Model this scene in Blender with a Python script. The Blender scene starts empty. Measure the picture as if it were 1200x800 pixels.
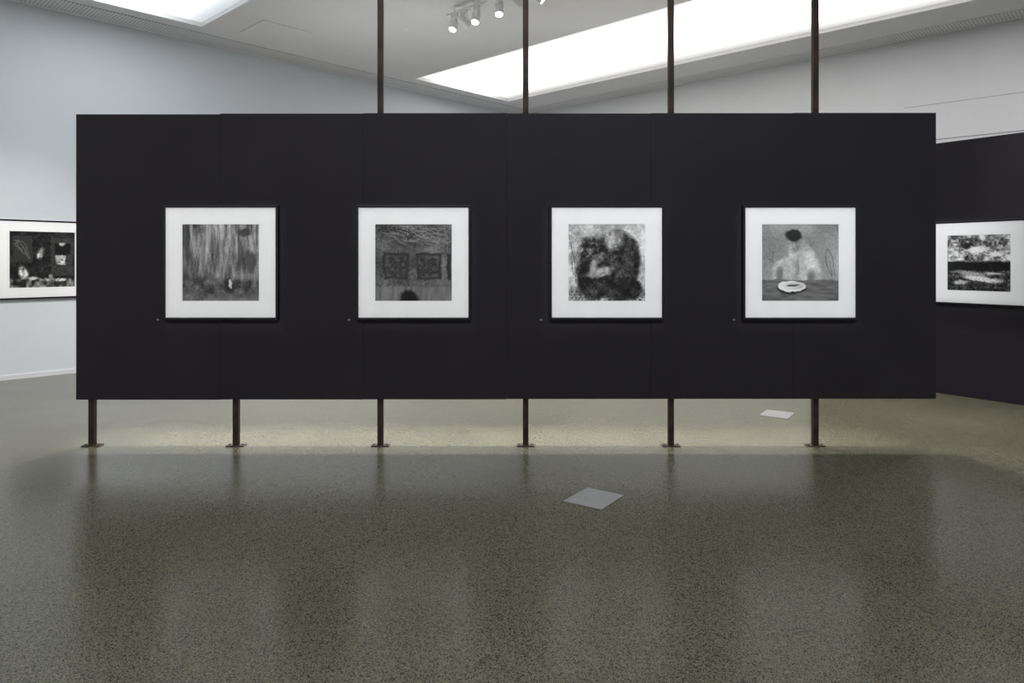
import bpy, bmesh, math, random
import numpy as np
from mathutils import Vector, Matrix

scene = bpy.context.scene
scene.view_settings.view_transform = 'Standard'
COL = scene.collection
random.seed(4)

# ------------------------------------------------------------------ helpers
def link(o): COL.objects.link(o); return o

def empty(name, loc=(0,0,0), rotz=0.0):
    o = bpy.data.objects.new(name, None); o.empty_display_size = .1
    o.location = loc; o.rotation_euler = (0,0,rotz); return link(o)

def mesh_obj(name, bm, mat=None, parent=None, loc=(0,0,0), rot=(0,0,0), smooth=False):
    me = bpy.data.meshes.new(name); bm.normal_update(); bm.to_mesh(me); bm.free()
    if smooth:
        for p in me.polygons: p.use_smooth = True
    o = bpy.data.objects.new(name, me); link(o)
    if mat: me.materials.append(mat)
    o.location = loc; o.rotation_euler = rot
    if parent: o.parent = parent
    return o

def add_box(bm, x0,x1,y0,y1,z0,z1, bevel=0.0):
    vs = [bm.verts.new(p) for p in [(x0,y0,z0),(x1,y0,z0),(x1,y1,z0),(x0,y1,z0),(x0,y0,z1),(x1,y0,z1),(x1,y1,z1),(x0,y1,z1)]]
    fs = [bm.faces.new([vs[i] for i in q]) for q in [(0,3,2,1),(4,5,6,7),(0,1,5,4),(1,2,6,5),(2,3,7,6),(3,0,4,7)]]
    if bevel > 0:
        es = list({e for f in fs for e in f.edges})
        bmesh.ops.bevel(bm, geom=es, offset=bevel, segments=2, affect='EDGES', profile=.7)

def add_cyl(bm, r1, r2, z0, z1, seg=24, mtx=None, caps=True):
    m = Matrix.Translation((0,0,(z0+z1)/2))
    if mtx is not None: m = mtx @ m
    bmesh.ops.create_cone(bm, cap_ends=caps, segments=seg, radius1=r1, radius2=r2, depth=(z1-z0), matrix=m)

def new_mat(name):
    m = bpy.data.materials.new(name); m.use_nodes = True
    nt = m.node_tree; nt.nodes.clear()
    out = nt.nodes.new('ShaderNodeOutputMaterial')
    return m, nt, out

def noise_mat(name, c1, c2, scale=8, rough=.6, metallic=0, bump=0.0, bscale=200, rough2=None, spec=.5, detail=4):
    m, nt, out = new_mat(name)
    b = nt.nodes.new('ShaderNodeBsdfPrincipled'); nt.links.new(b.outputs[0], out.inputs[0])
    tc = nt.nodes.new('ShaderNodeTexCoord')
    n = nt.nodes.new('ShaderNodeTexNoise'); n.inputs['Scale'].default_value = scale; n.inputs['Detail'].default_value = detail
    nt.links.new(tc.outputs['Object'], n.inputs['Vector'])
    r = nt.nodes.new('ShaderNodeValToRGB')
    r.color_ramp.elements[0].position = .35; r.color_ramp.elements[1].position = .65
    r.color_ramp.elements[0].color = (*c1,1); r.color_ramp.elements[1].color = (*c2,1)
    nt.links.new(n.outputs['Fac'], r.inputs[0]); nt.links.new(r.outputs[0], b.inputs['Base Color'])
    b.inputs['Metallic'].default_value = metallic
    b.inputs['Roughness'].default_value = rough
    b.inputs['Specular IOR Level'].default_value = spec
    if rough2 is not None:
        mr = nt.nodes.new('ShaderNodeMapRange'); mr.inputs['To Min'].default_value = rough; mr.inputs['To Max'].default_value = rough2
        nt.links.new(n.outputs['Fac'], mr.inputs['Value']); nt.links.new(mr.outputs[0], b.inputs['Roughness'])
    if bump > 0:
        n2 = nt.nodes.new('ShaderNodeTexNoise'); n2.inputs['Scale'].default_value = bscale
        nt.links.new(tc.outputs['Object'], n2.inputs['Vector'])
        bp = nt.nodes.new('ShaderNodeBump'); bp.inputs['Strength'].default_value = bump; bp.inputs['Distance'].default_value = .002
        nt.links.new(n2.outputs['Fac'], bp.inputs['Height']); nt.links.new(bp.outputs[0], b.inputs['Normal'])
    return m

def emit_mat(name, col, strength, var=.06, scale=.5, span=None):
    m, nt, out = new_mat(name)
    e = nt.nodes.new('ShaderNodeEmission'); nt.links.new(e.outputs[0], out.inputs[0])
    tc = nt.nodes.new('ShaderNodeTexCoord')
    n = nt.nodes.new('ShaderNodeTexNoise'); n.inputs['Scale'].default_value = scale
    nt.links.new(tc.outputs['Object'], n.inputs['Vector'])
    mr = nt.nodes.new('ShaderNodeMapRange'); mr.inputs['To Min'].default_value = strength*(1-var); mr.inputs['To Max'].default_value = strength*(1+var)
    nt.links.new(n.outputs['Fac'], mr.inputs['Value'])
    val = mr.outputs[0]
    if span:   # diffuser is dimmer toward its long edges, tubes run along the middle
        sp = nt.nodes.new('ShaderNodeSeparateXYZ'); nt.links.new(tc.outputs['Object'], sp.inputs[0])
        ad = nt.nodes.new('ShaderNodeMath'); ad.operation='ADD'; ad.inputs[1].default_value = (span[0]+span[1])/2; nt.links.new(sp.outputs['Y'], ad.inputs[0])
        ab = nt.nodes.new('ShaderNodeMath'); ab.operation='ABSOLUTE'; nt.links.new(ad.outputs[0], ab.inputs[0])
        h = (span[1]-span[0])/2
        m2 = nt.nodes.new('ShaderNodeMapRange'); m2.interpolation_type='SMOOTHSTEP'
        m2.inputs['From Min'].default_value = h-1.2; m2.inputs['From Max'].default_value = h+.02
        m2.inputs['To Min'].default_value = 1; m2.inputs['To Max'].default_value = .19
        nt.links.new(ab.outputs[0], m2.inputs['Value'])
        mu = nt.nodes.new('ShaderNodeMath'); mu.operation='MULTIPLY'; nt.links.new(val, mu.inputs[0]); nt.links.new(m2.outputs[0], mu.inputs[1]); val = mu.outputs[0]
    nt.links.new(val, e.inputs['Strength'])
    e.inputs['Color'].default_value = (*col,1)
    return m

def perf_mat(name, base, hole, pitch):
    m, nt, out = new_mat(name)
    b = nt.nodes.new('ShaderNodeBsdfPrincipled'); nt.links.new(b.outputs[0], out.inputs[0])
    tc = nt.nodes.new('ShaderNodeTexCoord')
    mp = nt.nodes.new('ShaderNodeMapping'); mp.inputs['Scale'].default_value = (1/pitch,)*3
    nt.links.new(tc.outputs['Object'], mp.inputs['Vector'])
    fr = nt.nodes.new('ShaderNodeVectorMath'); fr.operation = 'FRACTION'; nt.links.new(mp.outputs[0], fr.inputs[0])
    sb = nt.nodes.new('ShaderNodeVectorMath'); sb.operation = 'SUBTRACT'; sb.inputs[1].default_value = (.5,.5,.5); nt.links.new(fr.outputs[0], sb.inputs[0])
    ml = nt.nodes.new('ShaderNodeVectorMath'); ml.operation = 'MULTIPLY'; ml.inputs[1].default_value = (1,1,0); nt.links.new(sb.outputs[0], ml.inputs[0])
    ln = nt.nodes.new('ShaderNodeVectorMath'); ln.operation = 'LENGTH'; nt.links.new(ml.outputs[0], ln.inputs[0])
    lt = nt.nodes.new('ShaderNodeMath'); lt.operation = 'LESS_THAN'; lt.inputs[1].default_value = .30; nt.links.new(ln.outputs['Value'], lt.inputs[0])
    mx = nt.nodes.new('ShaderNodeMix'); mx.data_type = 'RGBA'
    nt.links.new(lt.outputs[0], mx.inputs['Factor']); mx.inputs['A'].default_value = (*base,1); mx.inputs['B'].default_value = (*hole,1)
    nt.links.new(mx.outputs['Result'], b.inputs['Base Color']); b.inputs['Roughness'].default_value = .7
    return m

def tag(o, label, cat, group=None):
    o["label"] = label; o["category"] = cat
    if group: o["group"] = group

# ------------------------------------------------------------------ materials
M_wall_l = noise_mat('wall_paint_cool', (.72,.755,.81), (.74,.775,.83), 1.2, .75, bump=.05)
M_wall_r = noise_mat('wall_paint_white', (.74,.745,.765), (.77,.775,.795), 1.2, .75, bump=.05)
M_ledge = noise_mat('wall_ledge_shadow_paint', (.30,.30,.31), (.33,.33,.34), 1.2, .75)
M_ceil  = noise_mat('ceiling_paint', (.76,.76,.765), (.79,.79,.795), 1.0, .8)
M_perf  = perf_mat('perforated_strip', (.74,.74,.75), (.40,.40,.41), .045)
M_black = noise_mat('black_panel_paint', (.0210,.0182,.0245), (.0240,.0210,.0275), 2, .6, bump=.05, bscale=300, spec=.22)
M_steel = noise_mat('raw_steel_rust', (.017,.013,.011), (.062,.034,.023), 11, .5, metallic=.3, rough2=.75, bump=.2, bscale=120, detail=8)
M_plate = noise_mat('floor_hatch_metal', (.30,.30,.295), (.35,.35,.345), 30, .40, metallic=.1, rough2=.5)
M_plate2 = noise_mat('floor_hatch_metal_dull', (.23,.23,.215), (.27,.27,.255), 30, .40, metallic=.1, rough2=.5)
M_platefr = noise_mat('hatch_rim_metal', (.14,.14,.14), (.18,.18,.18), 30, .4, metallic=.5)
M_frame = noise_mat('black_lacquer_frame', (.004,.004,.0045), (.007,.007,.0075), 20, .22)
M_mat   = noise_mat('white_mat_board', (.81,.815,.82), (.83,.835,.84), 5, .85)
M_cap   = noise_mat('label_card', (.35,.35,.35), (.4,.4,.4), 50, .7)
M_white = noise_mat('white_metal_enamel', (.84,.84,.84), (.88,.88,.88), 10, .4)
M_grey  = noise_mat('grey_seam', (.42,.42,.43), (.46,.46,.47), 10, .6)
EM = 3.75
M_lens  = emit_mat('spot_lens_glow', (1,.96,.88), 8, .02)

# glass
M_glass, nt, out = new_mat('picture_glass')
tr = nt.nodes.new('ShaderNodeBsdfTransparent'); gl = nt.nodes.new('ShaderNodeBsdfGlossy')
gl.inputs['Roughness'].default_value = .03
fz = nt.nodes.new('ShaderNodeFresnel'); fz.inputs['IOR'].default_value = 1.25
ms = nt.nodes.new('ShaderNodeMixShader')
nt.links.new(fz.outputs[0], ms.inputs[0]); nt.links.new(tr.outputs[0], ms.inputs[1]); nt.links.new(gl.outputs[0], ms.inputs[2]); nt.links.new(ms.outputs[0], out.inputs[0])

# print
M_print, nt, out = new_mat('silver_gelatin_print')
b = nt.nodes.new('ShaderNodeBsdfPrincipled'); nt.links.new(b.outputs[0], out.inputs[0]); b.inputs['Roughness'].default_value = .5; b.inputs['Specular IOR Level'].default_value = .2
at = nt.nodes.new('ShaderNodeAttribute'); at.attribute_name = 'tone'
tc = nt.nodes.new('ShaderNodeTexCoord'); ns = nt.nodes.new('ShaderNodeTexNoise'); ns.inputs['Scale'].default_value = 160
nt.links.new(tc.outputs['Object'], ns.inputs['Vector'])
mr = nt.nodes.new('ShaderNodeMapRange'); mr.inputs['To Min'].default_value = .8; mr.inputs['To Max'].default_value = 1.2
nt.links.new(ns.outputs['Fac'], mr.inputs['Value'])
vm = nt.nodes.new('ShaderNodeVectorMath'); vm.operation = 'MULTIPLY'
nt.links.new(at.outputs['Color'], vm.inputs[0]); nt.links.new(mr.outputs[0], vm.inputs[1]); nt.links.new(vm.outputs[0], b.inputs['Base Color'])

# floor : polished concrete with exposed aggregate
M_floor, nt, out = new_mat('polished_aggregate_concrete')
b = nt.nodes.new('ShaderNodeBsdfPrincipled'); nt.links.new(b.outputs[0], out.inputs[0])
tc = nt.nodes.new('ShaderNodeTexCoord')
def tex(kind, scale, **kw):
    n = nt.nodes.new(kind); n.inputs['Scale'].default_value = scale
    for k,v in kw.items(): n.inputs[k].default_value = v
    nt.links.new(tc.outputs['Object'], n.inputs['Vector']); return n
def mixc(fac, a, bb, blend='MIX'):
    n = nt.nodes.new('ShaderNodeMix'); n.data_type = 'RGBA'; n.blend_type = blend
    for s,v in (('Factor',fac),('A',a),('B',bb)):
        if isinstance(v, bpy.types.NodeSocket): nt.links.new(v, n.inputs[s])
        elif s=='Factor': n.inputs[s].default_value = v
        else: n.inputs[s].default_value = (*v,1)
    return n.outputs['Result']
def ramp(fac, p0, p1, v0=0, v1=1):
    n = nt.nodes.new('ShaderNodeMapRange'); n.inputs['From Min'].default_value = p0; n.inputs['From Max'].default_value = p1
    n.inputs['To Min'].default_value = v0; n.inputs['To Max'].default_value = v1
    nt.links.new(fac, n.inputs['Value']); return n.outputs[0]
def mathn(op, a, bb):
    n = nt.nodes.new('ShaderNodeMath'); n.operation = op
    for i,v in enumerate((a,bb)):
        if isinstance(v, bpy.types.NodeSocket): nt.links.new(v, n.inputs[i])
        else: n.inputs[i].default_value = v
    return n.outputs[0]
big = tex('ShaderNodeTexNoise', .9, Detail=3.0)
c = mixc(ramp(big.outputs['Fac'], .30,.70), (.126,.120,.076), (.156,.149,.098))
def chips(scale, lo, hi, col, c, ch=0, r0=.52, r1=.38):
    vo = tex('ShaderNodeTexVoronoi', scale)
    sep = nt.nodes.new('ShaderNodeSeparateColor'); nt.links.new(vo.outputs['Color'], sep.inputs[0])
    return mixc(mathn('MULTIPLY', ramp(sep.outputs[ch], lo, hi), ramp(vo.outputs['Distance'], r0, r1)), c, col)
c = chips(160, .50,.55, (.084,.080,.053), c)
c = chips(102, .67,.71, (.029,.029,.026), c, 0, .50,.38)
c = chips(155, .69,.71, (.030,.031,.027), c, 1)
c = chips(210, .68,.70, (.034,.034,.030), c, 2)
c = chips(130, .84,.86, (.19,.184,.135), c, 2, .42,.32)
nt.links.new(c, b.inputs['Base Color'])
nt.links.new(ramp(tex('ShaderNodeTexNoise', .9, Detail=1.0).outputs['Fac'], .3,.7,.21,.27), b.inputs['Roughness'])
b.inputs['Specular IOR Level'].default_value = .58
bp = nt.nodes.new('ShaderNodeBump'); bp.inputs['Strength'].default_value = .12; bp.inputs['Distance'].default_value = .0025
nt.links.new(tex('ShaderNodeTexNoise', 22, Detail=2.0).outputs['Fac'], bp.inputs['Height']); nt.links.new(bp.outputs[0], b.inputs['Normal'])

# ------------------------------------------------------------------ room shell (local frame: a = away from long wall, b = away from side wall)
CAM_H = 1.565
CEIL = 4.965
C = Vector((0.2, 16.3, 0))
U = Vector((.6843,.7293,0)).normalized()
V = Vector((-U.y, U.x, 0))
ROOM_ROT = math.atan2(-V.y, -V.x)      # local +X = -V (distance b), local -Y = -U (distance a)
def room_obj(name, bm, mat, kind='structure'):
    o = mesh_obj(name, bm, mat, loc=C, rot=(0,0,ROOM_ROT))
    if kind: o["kind"] = kind
    return o
A_MAX, B_MAX = 17.2, 16.2
def rbox(bm, a0,a1,b0,b1,z0,z1,bevel=0): add_box(bm, b0,b1,-a1,-a0,z0,z1,bevel)

bm = bmesh.new(); rbox(bm, -.3,A_MAX+.3,-.3,B_MAX+.3,-.2,0); room_obj('floor', bm, M_floor)
bm = bmesh.new(); rbox(bm, 0,A_MAX,-.25,0,0,CEIL+.3); room_obj('wall_left', bm, M_wall_l)
bm = bmesh.new(); rbox(bm, -.25,0,-.25,B_MAX+.25,0,CEIL+.3); room_obj('wall_right', bm, M_wall_r)
bm = bmesh.new(); rbox(bm, 0,A_MAX,B_MAX,B_MAX+.25,0,CEIL+.3); room_obj('wall_front', bm, M_wall_r)
bm = bmesh.new(); rbox(bm, A_MAX,A_MAX+.25,-.25,B_MAX+.25,0,CEIL+.3); room_obj('wall_back', bm, M_wall_r)
# ceiling with three long openings
opens = [(1.27,3.85),(7.75,10.3),(14.1,16.6)]
B0, B1 = .80, 15.2
bm = bmesh.new()
rbox(bm, 0,A_MAX,0,B0,CEIL,CEIL+.2); rbox(bm, 0,A_MAX,B1,B_MAX,CEIL,CEIL+.2)
edges = [0]+[v for p in opens for v in p]+[A_MAX]
for i in range(0,len(edges),2): rbox(bm, edges[i],edges[i+1],B0,B1,CEIL,CEIL+.2)
room_obj('ceiling', bm, M_ceil)
# perforated perimeter strips
bm = bmesh.new(); rbox(bm, .0,A_MAX,.14,.56,CEIL-.012,CEIL); room_obj('trim_1', bm, M_perf)
bm = bmesh.new(); rbox(bm, .14,.50,.56,B_MAX,CEIL-.012,CEIL); room_obj('trim_2', bm, M_perf)
# wall reveals on the long white wall
bm = bmesh.new(); rbox(bm, 0,.002,8.1,B_MAX,3.928,3.938); room_obj('trim_3', bm, M_grey)
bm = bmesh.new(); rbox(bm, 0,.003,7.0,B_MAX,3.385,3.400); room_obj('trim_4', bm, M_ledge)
for i,(nm,args) in enumerate([('baseboard_left',(0,A_MAX,0,.012,0,.06)),('baseboard_right',(0,.012,.012,B_MAX,0,.06))]):
    bm = bmesh.new(); rbox(bm,*args); room_obj(nm, bm, M_wall_r)

for i,(a0,a1) in enumerate(opens):
    p = empty('ceiling_light_box', C + Vector((0,0,CEIL)), ROOM_ROT)
    tag(p, "long rectangular luminous ceiling light box with white diffuser", "ceiling light", "luminous ceiling boxes")
    bm = bmesh.new(); t=.03; e=.002
    rbox(bm, a0+e,a0+t,B0+e,B1-e,.0,.06); rbox(bm, a1-t,a1-e,B0+e,B1-e,.0,.06)
    rbox(bm, a0+t,a1-t,B0+e,B0+t,.0,.06); rbox(bm, a0+t,a1-t,B1-t,B1-e,.0,.06)
    mesh_obj('frame', bm, M_white, p)
    bm = bmesh.new(); rbox(bm, a0+e,a1-e,B0+e,B1-e,.06,.08)
    mesh_obj('diffuser', bm, emit_mat('light_diffuser', (.92,.965,1.0) if i==1 else (1.0,.985,.96), EM, .10, .35, (a0,a1)), p)

# access panel in the ceiling
bm = bmesh.new()
rbox(bm, 6.55,7.3,1.02,1.77,CEIL-.014,CEIL-.001,.003)
o = mesh_obj('ceiling_access_panel', bm, M_ceil, loc=C, rot=(0,0,ROOM_ROT)); tag(o,"square painted access panel set in the white ceiling","access panel")
bm = bmesh.new(); add_cyl(bm,.05,.05,-.012,0); add_cyl(bm,.03,.045,-.04,-.012)
o = mesh_obj('smoke_detector', bm, M_white, loc=(-1.56,10.12,CEIL)); tag(o,"small round white smoke detector on the ceiling","smoke detector")

# ------------------------------------------------------------------ main hanging partition
PY = 5.786
F = 810.0
def PX(px, d): return (px-600)/F*d
part = empty('display_partition', (0,PY,0))
tag(part, "long matte black display panel raised on rusty steel posts", "partition wall")
seams = [89,258,426,594,763,930,1097]
ztop = CAM_H + 172/F*PY; zbot = CAM_H - 163/F*PY
offs = [-.006,0,.004,.001,.004,.006]
for i in range(6):
    x0,x1 = PX(seams[i],PY)+.0007, PX(seams[i+1],PY)-.0007
    bm = bmesh.new()
    add_box(bm, x0,x1,0,.03,zbot+(.004 if i>2 else 0)+offs[i]*.3, ztop+offs[i], .0015)
    mesh_obj('panel', bm, M_black, part)
posts_px = [108.5,277,446,616,786,955]
for px in seams[1:-1]:
    x = PX(px,PY); bm = bmesh.new(); add_box(bm,x-.02,x+.02,.0302,.04,zbot+.03,ztop-.03)
    mesh_obj('joint_batten', bm, M_black, part)
PD = PY+.03+.028
for i,px in enumerate(posts_px):
    x = PX(px, PD)
    top = (ztop-.08) if i<2 else CEIL-.014
    bm = bmesh.new()
    s=.0235
    add_box(bm, -s,s,-s,s,.009,top,.004)
    po = mesh_obj('post', bm, M_steel, part, loc=(x,PD-PY,0))
    po["label"] = "dark rusty square steel post"
    bm = bmesh.new()
    add_box(bm, -.075,.075,-.04,.04,0,.008,.0015)
    for sx in (-.056,.056):
        add_cyl(bm,.009,.009,.008,.015,6,Matrix.Translation((sx,0,0)))
    mesh_obj('base_plate', bm, M_steel, po)
    if i>=2:
        bm = bmesh.new(); add_box(bm,-.07,.07,-.05,.05,CEIL-.0135,CEIL-.001,.0015)
        mesh_obj('ceiling_plate', bm, M_steel, po)
for z in (zbot+.25, ztop-.25):
    bm = bmesh.new()
    add_box(bm, PX(92,PY), PX(1093,PY), 0,.045,-.035,.035,.003)
    mesh_obj('back_rail', bm, M_steel, part, loc=(0,.084,z))

# ------------------------------------------------------------------ prints: tone grids
N = 170
t0, s0 = np.meshgrid(np.linspace(0,1,N), np.linspace(0,1,N), indexing='ij')
def vn(fx, fy, seed, S=None, T=None):
    S = s0 if S is None else np.clip(S,0,1); T = t0 if T is None else np.clip(T,0,1)
    r = np.random.RandomState(seed); g = r.rand(fy+2, fx+2)
    x = S*fx; y = T*fy; xi = x.astype(int); yi = y.astype(int)
    a = x-xi; d = y-yi; a = a*a*(3-2*a); d = d*d*(3-2*d)
    return (g[yi,xi]*(1-a)+g[yi,xi+1]*a)*(1-d) + (g[yi+1,xi]*(1-a)+g[yi+1,xi+1]*a)*d
vnoise = vn
ss = s0 + .028*(vn(9,9,901)-.5) + .018*(vn(30,30,902)-.5)
tt = t0 + .028*(vn(9,9,903)-.5) + .018*(vn(30,30,904)-.5)
def blend(img, m, val): return img*(1-m)+val*m
def ell(img, cx,cy,rx,ry,val,ang=0,soft=.22):
    c_,s_ = math.cos(ang), math.sin(ang)
    dx = (ss-cx); dy = (tt-cy)
    u = (dx*c_+dy*s_)/rx; v = (-dx*s_+dy*c_)/ry
    r = np.sqrt(u*u+v*v)
    return blend(img, np.clip((1-r)/soft+.5,0,1), val*(1.06-.22*r*np.clip(.5+u*.5,0,1)))
def rect(img, x0,y0,x1,y1,val,soft=.01):
    m = np.clip((ss-x0)/soft,0,1)*np.clip((x1-ss)/soft,0,1)*np.clip((tt-y0)/soft,0,1)*np.clip((y1-tt)/soft,0,1)
    return blend(img, m, val)
def scrib(img, cx,cy,rx,ry,n,w,val,seed):
    r = random.Random(seed); p=(cx,cy)
    a=r.random()*6
    for i in range(n):
        a += .35+r.random()*.5
        q=(cx+rx*math.cos(a)*(.5+.5*r.random()), cy+ry*math.sin(a*1.13)*(.5+.5*r.random()))
        dx,dy = q[0]-p[0],q[1]-p[1]; L = dx*dx+dy*dy+1e-9
        k = np.clip(((ss-p[0])*dx+(tt-p[1])*dy)/L,0,1)
        d = np.hypot(ss-(p[0]+k*dx), tt-(p[1]+k*dy))
        img = blend(img, np.clip((w-d)/.006+.5,0,1), val); p=q
    return img
def grain(seed, amt): return amt*((vnoise(60,60,seed)-.5)+(vnoise(24,24,seed+1)-.5)+(vnoise(9,9,seed+2)-.5))

def art1():      # abstract streaked plaster over darker ground
    im = .50+.26*(vnoise(26,3,1)-.5)+.34*(vnoise(7,4,2)-.5)+.22*(vnoise(60,12,3)-.5)+.12*(vnoise(80,80,4)-.5)
    im += .14*np.exp(-((ss-.5)/.35)**2)*(1-tt)
    im = blend(im, np.clip((.16-ss)/.2,0,1)*.5, .25)
    im = blend(im, np.clip((vnoise(34,2,7)-.72)/.08,0,1)*np.clip((.5-tt)/.2,0,1)*.6, .82)
    im = blend(im, np.clip((vnoise(30,2,8)-.74)/.08,0,1)*np.clip((.6-tt)/.2,0,1)*.6, .25)
    im = blend(im, np.clip((tt-.66)/.1,0,1)*.75, .30+.35*(vnoise(16,16,5)-.5)+.2*(vnoise(60,60,6)-.5))
    im = blend(im, np.clip((tt-.88)/.1,0,1)*.6, .55)
    im = ell(im,.80,.10,.09,.05,.3,soft=.6); im = ell(im,.9,.5,.06,.14,.35,soft=.7)
    im = ell(im,.60,.80,.07,.09,.2,soft=.8); im = ell(im,.625,.77,.028,.065,.85,soft=.5)
    return im
def art2():      # abstract dark wall, fine tangled lines; squares are frame reflections painted in
    im = .36+.18*(vnoise(8,8,11)-.5)+.16*(vnoise(50,50,12)-.5) + .14*np.clip(ss-.55,0,1)
    im = blend(im, np.clip((tt-.80)/.03,0,1)*.8, .50+.14*(vnoise(30,6,13)-.5))
    im = scrib(im,.66,.14,.34,.13,60,.0025,.62,3); im = scrib(im,.28,.12,.28,.09,30,.003,.12,5); im = scrib(im,.45,.22,.4,.15,20,.002,.55,15)
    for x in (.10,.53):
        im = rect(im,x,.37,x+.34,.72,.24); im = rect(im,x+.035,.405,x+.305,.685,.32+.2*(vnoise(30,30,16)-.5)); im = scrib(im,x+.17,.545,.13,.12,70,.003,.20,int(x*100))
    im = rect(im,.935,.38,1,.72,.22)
    im = ell(im,.44,1.0,.12,.13,.12,soft=.4)
    return im
def art3():      # abstract heavy dark mass with pale patches on a light flaking ground
    im = .78+.22*(vnoise(7,7,21)-.5)+.16*(vnoise(50,50,22)-.5)
    im = scrib(im,.08,.5,.08,.4,20,.003,.4,77)
    im = blend(im, np.clip((tt-.80)/.08,0,1)*.8, .5+.7*(vnoise(50,50,23)-.5))
    dk = .18+grain(25,.16)
    im = ell(im,.60,.52,.34,.44,dk*1.2,.2,soft=.15); im = ell(im,.34,.68,.24,.30,dk,soft=.2); im = ell(im,.70,.84,.26,.16,dk*.9)
    im = ell(im,.58,.20,.13,.14,.62+grain(61,.2),soft=.5)
    im = ell(im,.30,.34,.17,.18,.42+grain(64,.4),soft=.5)
    im = ell(im,.42,.62,.15,.06,.68+grain(67,.2),-.3,soft=.6); im = ell(im,.33,.56,.05,.12,.6,soft=.7)
    im += grain(71,.14)
    return im
def art4():      # abstract pale rounded hill over a grey band with a white disc
    im = .62+.16*(vnoise(5,4,31)-.5)+.09*(vnoise(50,50,32)-.5)+.10*(tt-.3)
    im = scrib(im,.90,.48,.08,.20,12,.003,.30,14); im = scrib(im,.10,.40,.09,.12,8,.004,.42,19)
    sk = .76+grain(81,.12)
    im = ell(im,.46,.66,.33,.26,sk,soft=.15); im = ell(im,.50,.40,.15,.20,sk*.96,soft=.3); im = ell(im,.66,.50,.10,.20,sk*1.05,-.4,soft=.3)
    im = ell(im,.42,.25,.10,.12,.60+grain(84,.2),soft=.5); im = ell(im,.41,.15,.11,.07,.18,soft=.4)
    im = ell(im,.46,.58,.02,.12,.60,soft=1.); im = ell(im,.24,.66,.04,.09,.5,soft=1.); im = ell(im,.64,.68,.05,.07,.5,soft=1.)
    im = blend(im, np.clip((tt-.715)/.012,0,1), .44+.16*(vnoise(10,40,33)-.5))
    im = ell(im,.39,.835,.19,.085,.20,soft=.1); im = ell(im,.39,.815,.18,.075,.97,soft=.08); im = ell(im,.39,.81,.13,.048,.86,soft=.1)
    im = ell(im,.40,.80,.09,.013,.35,-.1)
    return im
def art5():      # abstract dark field with small pale shapes
    im = .17+.16*(vnoise(10,10,41)-.5)+.14*(vnoise(50,50,42)-.5)
    im = rect(im,.62,.10,.98,.80,.26+.1*(vnoise(30,30,44)-.5)); im = rect(im,.68,.2,.94,.42,.12); im=rect(im,.70,.42,.86,.60,.75+grain(91,.4)); im=ell(im,.80,.22,.05,.03,.75,soft=.6)
    im = rect(im,.05,.08,.34,.55,.24); im=scrib(im,.2,.3,.12,.2,26,.004,.45,71); im = ell(im,.46,.40,.05,.10,.6+grain(94,.4),.4,soft=.7)
    im = blend(im, np.clip((tt-.83)/.04,0,1)*.8, .45+.8*(vnoise(26,14,43)-.5))
    im = ell(im,.20,.74,.07,.12,.8+grain(97,.5),-.3,soft=.6); im = ell(im,.36,.84,.08,.03,.8,soft=.7)
    im = ell(im,.7,.87,.22,.03,.75+grain(99,.6),soft=.6); im=ell(im,.62,.80,.04,.04,.6,soft=.7)
    return im
def art6():      # abstract pale blotchy band over dark ground
    im = .62+.7*(vnoise(9,7,51)-.5)+.5*(vnoise(30,30,52)-.5)
    im = scrib(im,.5,.22,.45,.18,36,.004,.2,9); im = ell(im,.5,.26,.2,.06,.92,soft=.6); im = ell(im,.3,.2,.08,.05,.2,soft=.7); im=ell(im,.8,.34,.13,.05,.9,soft=.6)
    im = rect(im,-.1,.46,1.1,.66,.10,.04); im = rect(im,-.1,.63,1.1,1.1,.24+.3*(vnoise(30,30,54)-.5),.05)
    im = ell(im,.42,.70,.24,.05,.65,.1,soft=.6); im = ell(im,.58,.79,.32,.05,.85,.12,soft=.5); im = ell(im,.22,.86,.12,.04,.75,soft=.6); im = ell(im,.74,.68,.15,.025,.75,.1,soft=.6)
    im += .24*(vnoise(50,50,53)-.5)
    return im

def print_mesh(name, im, size):
    im = np.clip((im-.5)*1.08+.5,.04,.97)
    lin = (im**2.2)*.88+.003
    xs = (np.arange(N)/(N-1)-.5)*size
    co = np.zeros((N,N,3),dtype=np.float32); co[:,:,0] = xs[None,:]; co[:,:,2] = -xs[:,None]
    idx = np.arange(N*N).reshape(N,N)
    faces = np.stack([idx[1:,:-1],idx[1:,1:],idx[:-1,1:],idx[:-1,:-1]],-1).reshape(-1,4)
    me = bpy.data.meshes.new(name); me.from_pydata(co.reshape(-1,3).tolist(),[],faces.tolist())
    ca = me.color_attributes.new('tone','FLOAT_COLOR','POINT')
    colr = np.ones((N*N,4),dtype=np.float32); colr[:,:3] = lin.reshape(-1,1)
    ca.data.foreach_set('color', colr.ravel()); me.materials.append(M_print)
    return me

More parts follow.
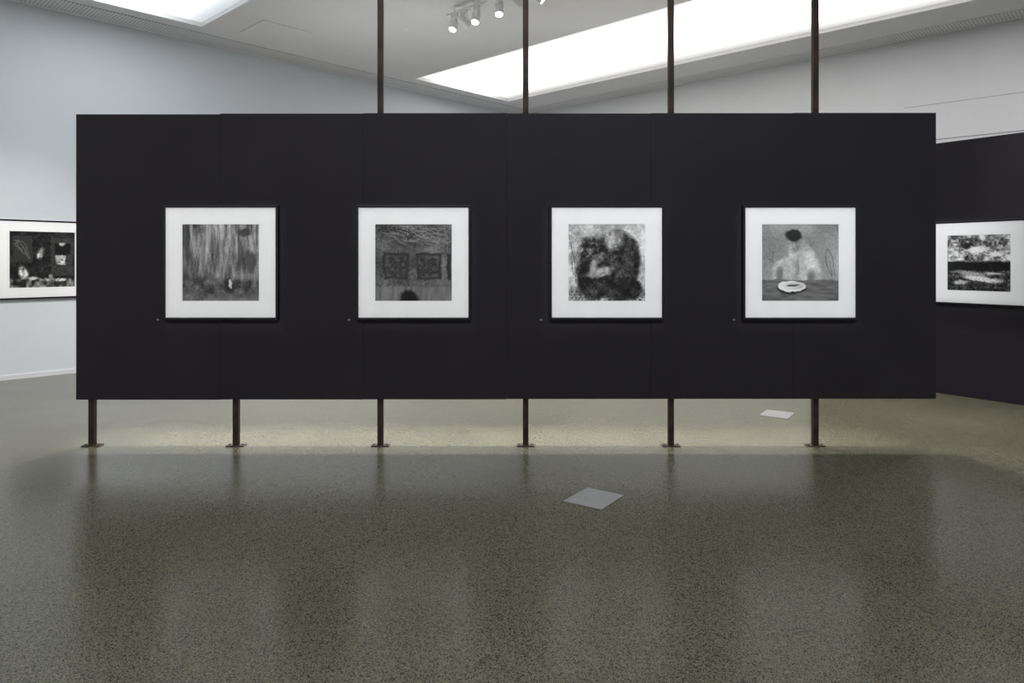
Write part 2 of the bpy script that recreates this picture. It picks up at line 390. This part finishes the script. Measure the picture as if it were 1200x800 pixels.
def ring(bm, wo,ho,wi,hi,y0,y1):
    def q(w,h,y): return [bm.verts.new((sx*w/2,y,sz*h/2)) for sx,sz in ((-1,-1),(1,-1),(1,1),(-1,1))]
    of,ob,inf,ib = q(wo,ho,y0),q(wo,ho,y1),q(wi,hi,y0),q(wi,hi,y1)
    for i in range(4):
        j=(i+1)%4
        bm.faces.new((of[i],of[j],inf[j],inf[i])); bm.faces.new((ob[j],ob[i],ib[i],ib[j]))
        bm.faces.new((of[j],of[i],ob[i],ob[j])); bm.faces.new((inf[i],inf[j],ib[j],ib[i]))
def picture(loc, rotz, size, psize, art, label):
    p = empty('framed_photograph', loc, rotz)
    tag(p, label, "framed photograph")
    dep=.046; bw=.019
    bm = bmesh.new(); ring(bm,size,size,size-2*bw,size-2*bw,-dep,-.001)
    bmesh.ops.bevel(bm, geom=list(bm.edges), offset=.0015, segments=1, affect='EDGES')
    bmesh.ops.recalc_face_normals(bm, faces=bm.faces)
    mesh_obj('frame', bm, M_frame, p)
    bm = bmesh.new(); ring(bm,size-2*bw-.001,size-2*bw-.001,psize,psize,-dep+.007,-dep+.010)
    bmesh.ops.recalc_face_normals(bm, faces=bm.faces)
    mesh_obj('mat_board', bm, M_mat, p)
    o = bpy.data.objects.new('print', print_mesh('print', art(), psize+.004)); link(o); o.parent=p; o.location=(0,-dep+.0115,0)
    bm = bmesh.new(); w=size/2-bw-.0005
    vs=[bm.verts.new(v) for v in ((-w,-dep+.003,-w),(w,-dep+.003,-w),(w,-dep+.003,w),(-w,-dep+.003,w))]; bm.faces.new(vs)
    mesh_obj('glass', bm, M_glass, p)
    return p

PF = PY-.042
labels = ["black-framed monochrome print of streaked plaster with one pale shape",
 "black-framed dark monochrome print with fine tangled lines and painted reflection squares",
 "black-framed monochrome print of a heavy dark mass with pale patches",
 "black-framed monochrome print of pale rounded form and white plate"]
PZ = CAM_H-2.6/F*PF
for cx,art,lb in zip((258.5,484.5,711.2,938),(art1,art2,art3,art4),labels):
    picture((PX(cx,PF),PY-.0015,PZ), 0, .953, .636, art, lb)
for i,px in enumerate((185,409,634,860)):
    bm = bmesh.new(); add_box(bm,-.009,.009,-.002,0,-.006,.006,.0004)
    o = mesh_obj('caption_label', bm, M_cap, loc=(PX(px,PY),PY-.0008,CAM_H-69.5/F*PY))
    tag(o,"tiny pale caption card beside a framed picture on black panel","label","picture caption cards")

t = 9.33
pos = C + U*((t-16.3)/U.y)
rotL = math.atan2(U.y,U.x)
picture(Vector((pos.x,pos.y,CAM_H+.012))-V*.0015, rotL, 1.05, .745, art5, "black-framed dark monochrome interior print on the white wall")
# ------------------------------------------------------------------ black wall, turned
e = Vector((.503,-.723,0)).normalized(); base = Vector((5.02,8.18,0))
rotR = math.atan2(e.y,e.x)
bm = bmesh.new(); add_box(bm,-1.6,4.2,0,.22,0,2.948,.002)
o = mesh_obj('black_display_wall', bm, M_black, loc=base, rot=(0,0,rotR)); tag(o,"tall matte black freestanding display wall standing on the concrete floor","display wall")
pr = base + e*.455
picture(Vector((pr.x,pr.y,1.537))+Vector((math.sin(rotR),-math.cos(rotR),0))*.0015, rotR, .955, .63, art6, "black-framed monochrome print, pale over dark ground, on black wall")

# ------------------------------------------------------------------ floor hatches
for x,y,lb,mt in ((.54,4.55,"square grey metal floor outlet cover with corner screws",M_plate),(2.70,7.04,"square pale metal floor outlet cover near the black wall",M_plate2)):
    p = empty('floor_outlet_cover',(x,y,0),math.radians(-35)); tag(p,lb,"floor outlet","floor outlet covers")
    bm = bmesh.new(); add_box(bm,-.138,.138,-.162,.162,.0002,.0022,.0006)
    for sx in (-.12,.12):
        for sy in (-.145,.145): add_cyl(bm,.007,.006,.0022,.0034,12,Matrix.Translation((sx,sy,0)))
    mesh_obj('lid', bm, mt, p)
    bm = bmesh.new(); 
    for a in ((-.142,.142,-.166,-.163),(-.142,.142,.163,.166),(-.142,-.139,-.163,.163),(.139,.142,-.163,.163)): add_box(bm,a[0],a[1],a[2],a[3],.0002,.002)
    mesh_obj('rim', bm, M_platefr, p)

# ------------------------------------------------------------------ track and spotlights
T0 = Vector((-.84,9.30,CEIL-.10)); TD = -V
rot = math.atan2(TD.y,TD.x)
rail = empty('lighting_track', T0, rot); tag(rail,"white ceiling lighting track carrying a row of spotlights","lighting track")
bm = bmesh.new(); add_box(bm,-.05,3.0,-.02,.02,-.016,.016,.003); mesh_obj('rail', bm, M_white, rail)
for x in (.1,1.4,2.8):
    bm = bmesh.new(); add_cyl(bm,.006,.006,.016,.093,12); add_cyl(bm,.025,.025,.093,.0995,16)
    mesh_obj('suspension_rod', bm, M_white, rail, loc=(x,0,0))
def spot(s, aim):
    p = empty('track_spotlight', T0+TD*s+Vector((0,0,-.017)), rot)
    tag(p,"white cylindrical track spotlight with a glowing lens","spotlight","track spotlights")
    bm = bmesh.new(); add_box(bm,-.055,.055,-.018,.018,-.03,0,.003); add_cyl(bm,.009,.009,-.052,-.03,12)
    add_box(bm,-.065,.065,-.013,.013,-.058,-.052,.001)
    add_box(bm,-.065,-.061,-.013,.013,-.13,-.058); add_box(bm,.061,.065,-.013,.013,-.13,-.058)
    mesh_obj('bracket', bm, M_white, p)
    d = Vector(aim).normalized(); q = (Matrix.Rotation(-rot,3,'Z') @ d).to_track_quat('-Z','Y')
    m = Matrix.Translation((0,0,-.13)) @ q.to_matrix().to_4x4()
    bm = bmesh.new()
    add_cyl(bm,.056,.056,-.10,.05,28,m,caps=False); add_cyl(bm,.056,.034,.05,.08,28,m)
    add_cyl(bm,.049,.056,-.101,-.10,28,m,caps=False); add_cyl(bm,.047,.049,-.09,-.1005,28,m,caps=False)
    mesh_obj('lamp_head', bm, M_white, p, smooth=True)
    bm = bmesh.new(); add_cyl(bm,.048,.048,-.094,-.086,28,m); mesh_obj('lens', bm, M_lens, p)
for s,aim in ((.10,(-.25,-.40,-.85)),(.28,(.75,.25,-.6)),(.52,(-.15,-.40,-.85)),(.93,(.0,-.45,-.85)),(1.26,(.8,.2,-.5)),(1.55,(.8,-.1,-.6))):
    spot(s, aim)

# ------------------------------------------------------------------ lamps
def spotlamp(loc, tgt, power, ang, blend_=.6, col=(1,.96,.90), r=.04, shutter=None):
    l = bpy.data.lights.new('spot_lamp','SPOT'); l.energy = power; l.spot_size = math.radians(ang); l.spot_blend = blend_; l.color = col; l.shadow_soft_size = r
    o = bpy.data.objects.new('spot_lamp', l); link(o); o.location = loc
    o.rotation_euler = (Vector(tgt)-Vector(loc)).to_track_quat('-Z','Y').to_euler()
    if shutter:      # framing projector: four shutter blades cut the beam to the picture
        kx, ky, soft, key = shutter
        l.use_nodes = True; t = l.node_tree; em = t.nodes['Emission']
        tc = t.nodes.new('ShaderNodeTexCoord'); sp = t.nodes.new('ShaderNodeSeparateXYZ'); t.links.new(tc.outputs['Normal'], sp.inputs[0])
        def M(op,a,b=None):
            n = t.nodes.new('ShaderNodeMath'); n.operation = op
            for i,v in enumerate((a,b)):
                if v is None: continue
                if isinstance(v, bpy.types.NodeSocket): t.links.new(v, n.inputs[i])
                else: n.inputs[i].default_value = v
            return n.outputs[0]
        az = M('ABSOLUTE', sp.outputs['Z'])
        u = M('ABSOLUTE', M('DIVIDE', sp.outputs['X'], az)); v_ = M('DIVIDE', sp.outputs['Y'], az)
        u = M('ADD', u, M('MULTIPLY', v_, -key)); v = M('ABSOLUTE', v_)
        def win(x,k):
            n = t.nodes.new('ShaderNodeMapRange'); n.interpolation_type='SMOOTHSTEP'
            n.inputs['From Min'].default_value = k-soft; n.inputs['From Max'].default_value = k+soft
            n.inputs['To Min'].default_value = 1; n.inputs['To Max'].default_value = 0
            t.links.new(x, n.inputs['Value']); return n.outputs[0]
        t.links.new(M('MULTIPLY', win(u,kx), win(v,ky)), em.inputs['Strength'])
    return o
for cx in (258.5,484.5,711.2,938):
    x = PX(cx,PF); spotlamp((x,1.2,CEIL-.2),(x,PF,PZ+.01),700,22,.1,(.99,.99,1),.05,(.088,.072,.008,.06))
q = Vector((pos.x,pos.y,1.57)) - V*3.6; spotlamp((q.x,q.y,CEIL-.25),(pos.x,pos.y,1.58),330,30,.1,(.99,.99,1),.05,(.112,.085,.008,.06))
q = Vector((pr.x,pr.y,1.57)) + Vector((math.sin(rotR),-math.cos(rotR),0))*3.6; spotlamp((q.x,q.y,CEIL-.25),(pr.x,pr.y,1.55),620,30,.1,(.99,.99,1),.05,(.102,.078,.008,.06))
# added spots without fixtures that brighten the lower part of the side wall
for k in (-3.0,-.5,2.0,4.5):
    w0 = Vector((pos.x,pos.y,0)) + U*k; q = w0 - V*3.4
    spotlamp((q.x,q.y,CEIL-.25),(w0.x,w0.y,.2),360,60,1.0,(1,.965,.91),.15)
# added unseen spots for a bright floor strip at the partition's rear foot
n_w = 12
for i in range(n_w):
    x = -3.25 + 6.1*i/(n_w-1)
    spotlamp((x,6.5,CEIL-.2),(x,5.98,0),1050*(1-.045*max(0,i-5)),17,1.0,(1,.955,.93),.06)
for x,pw in ((-3,900),(-1,860),(1,820),(3,720),(5,420)):  # broader unseen spots, added to brighten the floor behind the partition
    spotlamp((x,8.3 if x<4 else 7.0,CEIL-.2),(x,7.1 if x<4 else 6.2,0),pw,70,1.0,(1,.98,.975),.1)
# added upward spots with no fixture, lifting the dark ceiling
for loc in ((-1.5,9.5,2.6),(1.8,9.8,2.6)):
    spotlamp(loc,(loc[0],loc[1]+.3,CEIL),60,150,1.0,(1,.99,.97),.25)

w = bpy.data.worlds.new('World'); scene.world = w; w.use_nodes = True
w.node_tree.nodes['Background'].inputs[0].default_value = (.5,.52,.55,1); w.node_tree.nodes['Background'].inputs[1].default_value = .3

# ------------------------------------------------------------------ camera
cam = bpy.data.cameras.new('Camera'); co = bpy.data.objects.new('Camera', cam); link(co)
co.location = (0,0,CAM_H); co.rotation_euler = (math.radians(90),0,0)
cam.sensor_width = 36; cam.lens = F/1200*36; cam.shift_y = -95/1200
cam.clip_start=.05
scene.camera = co
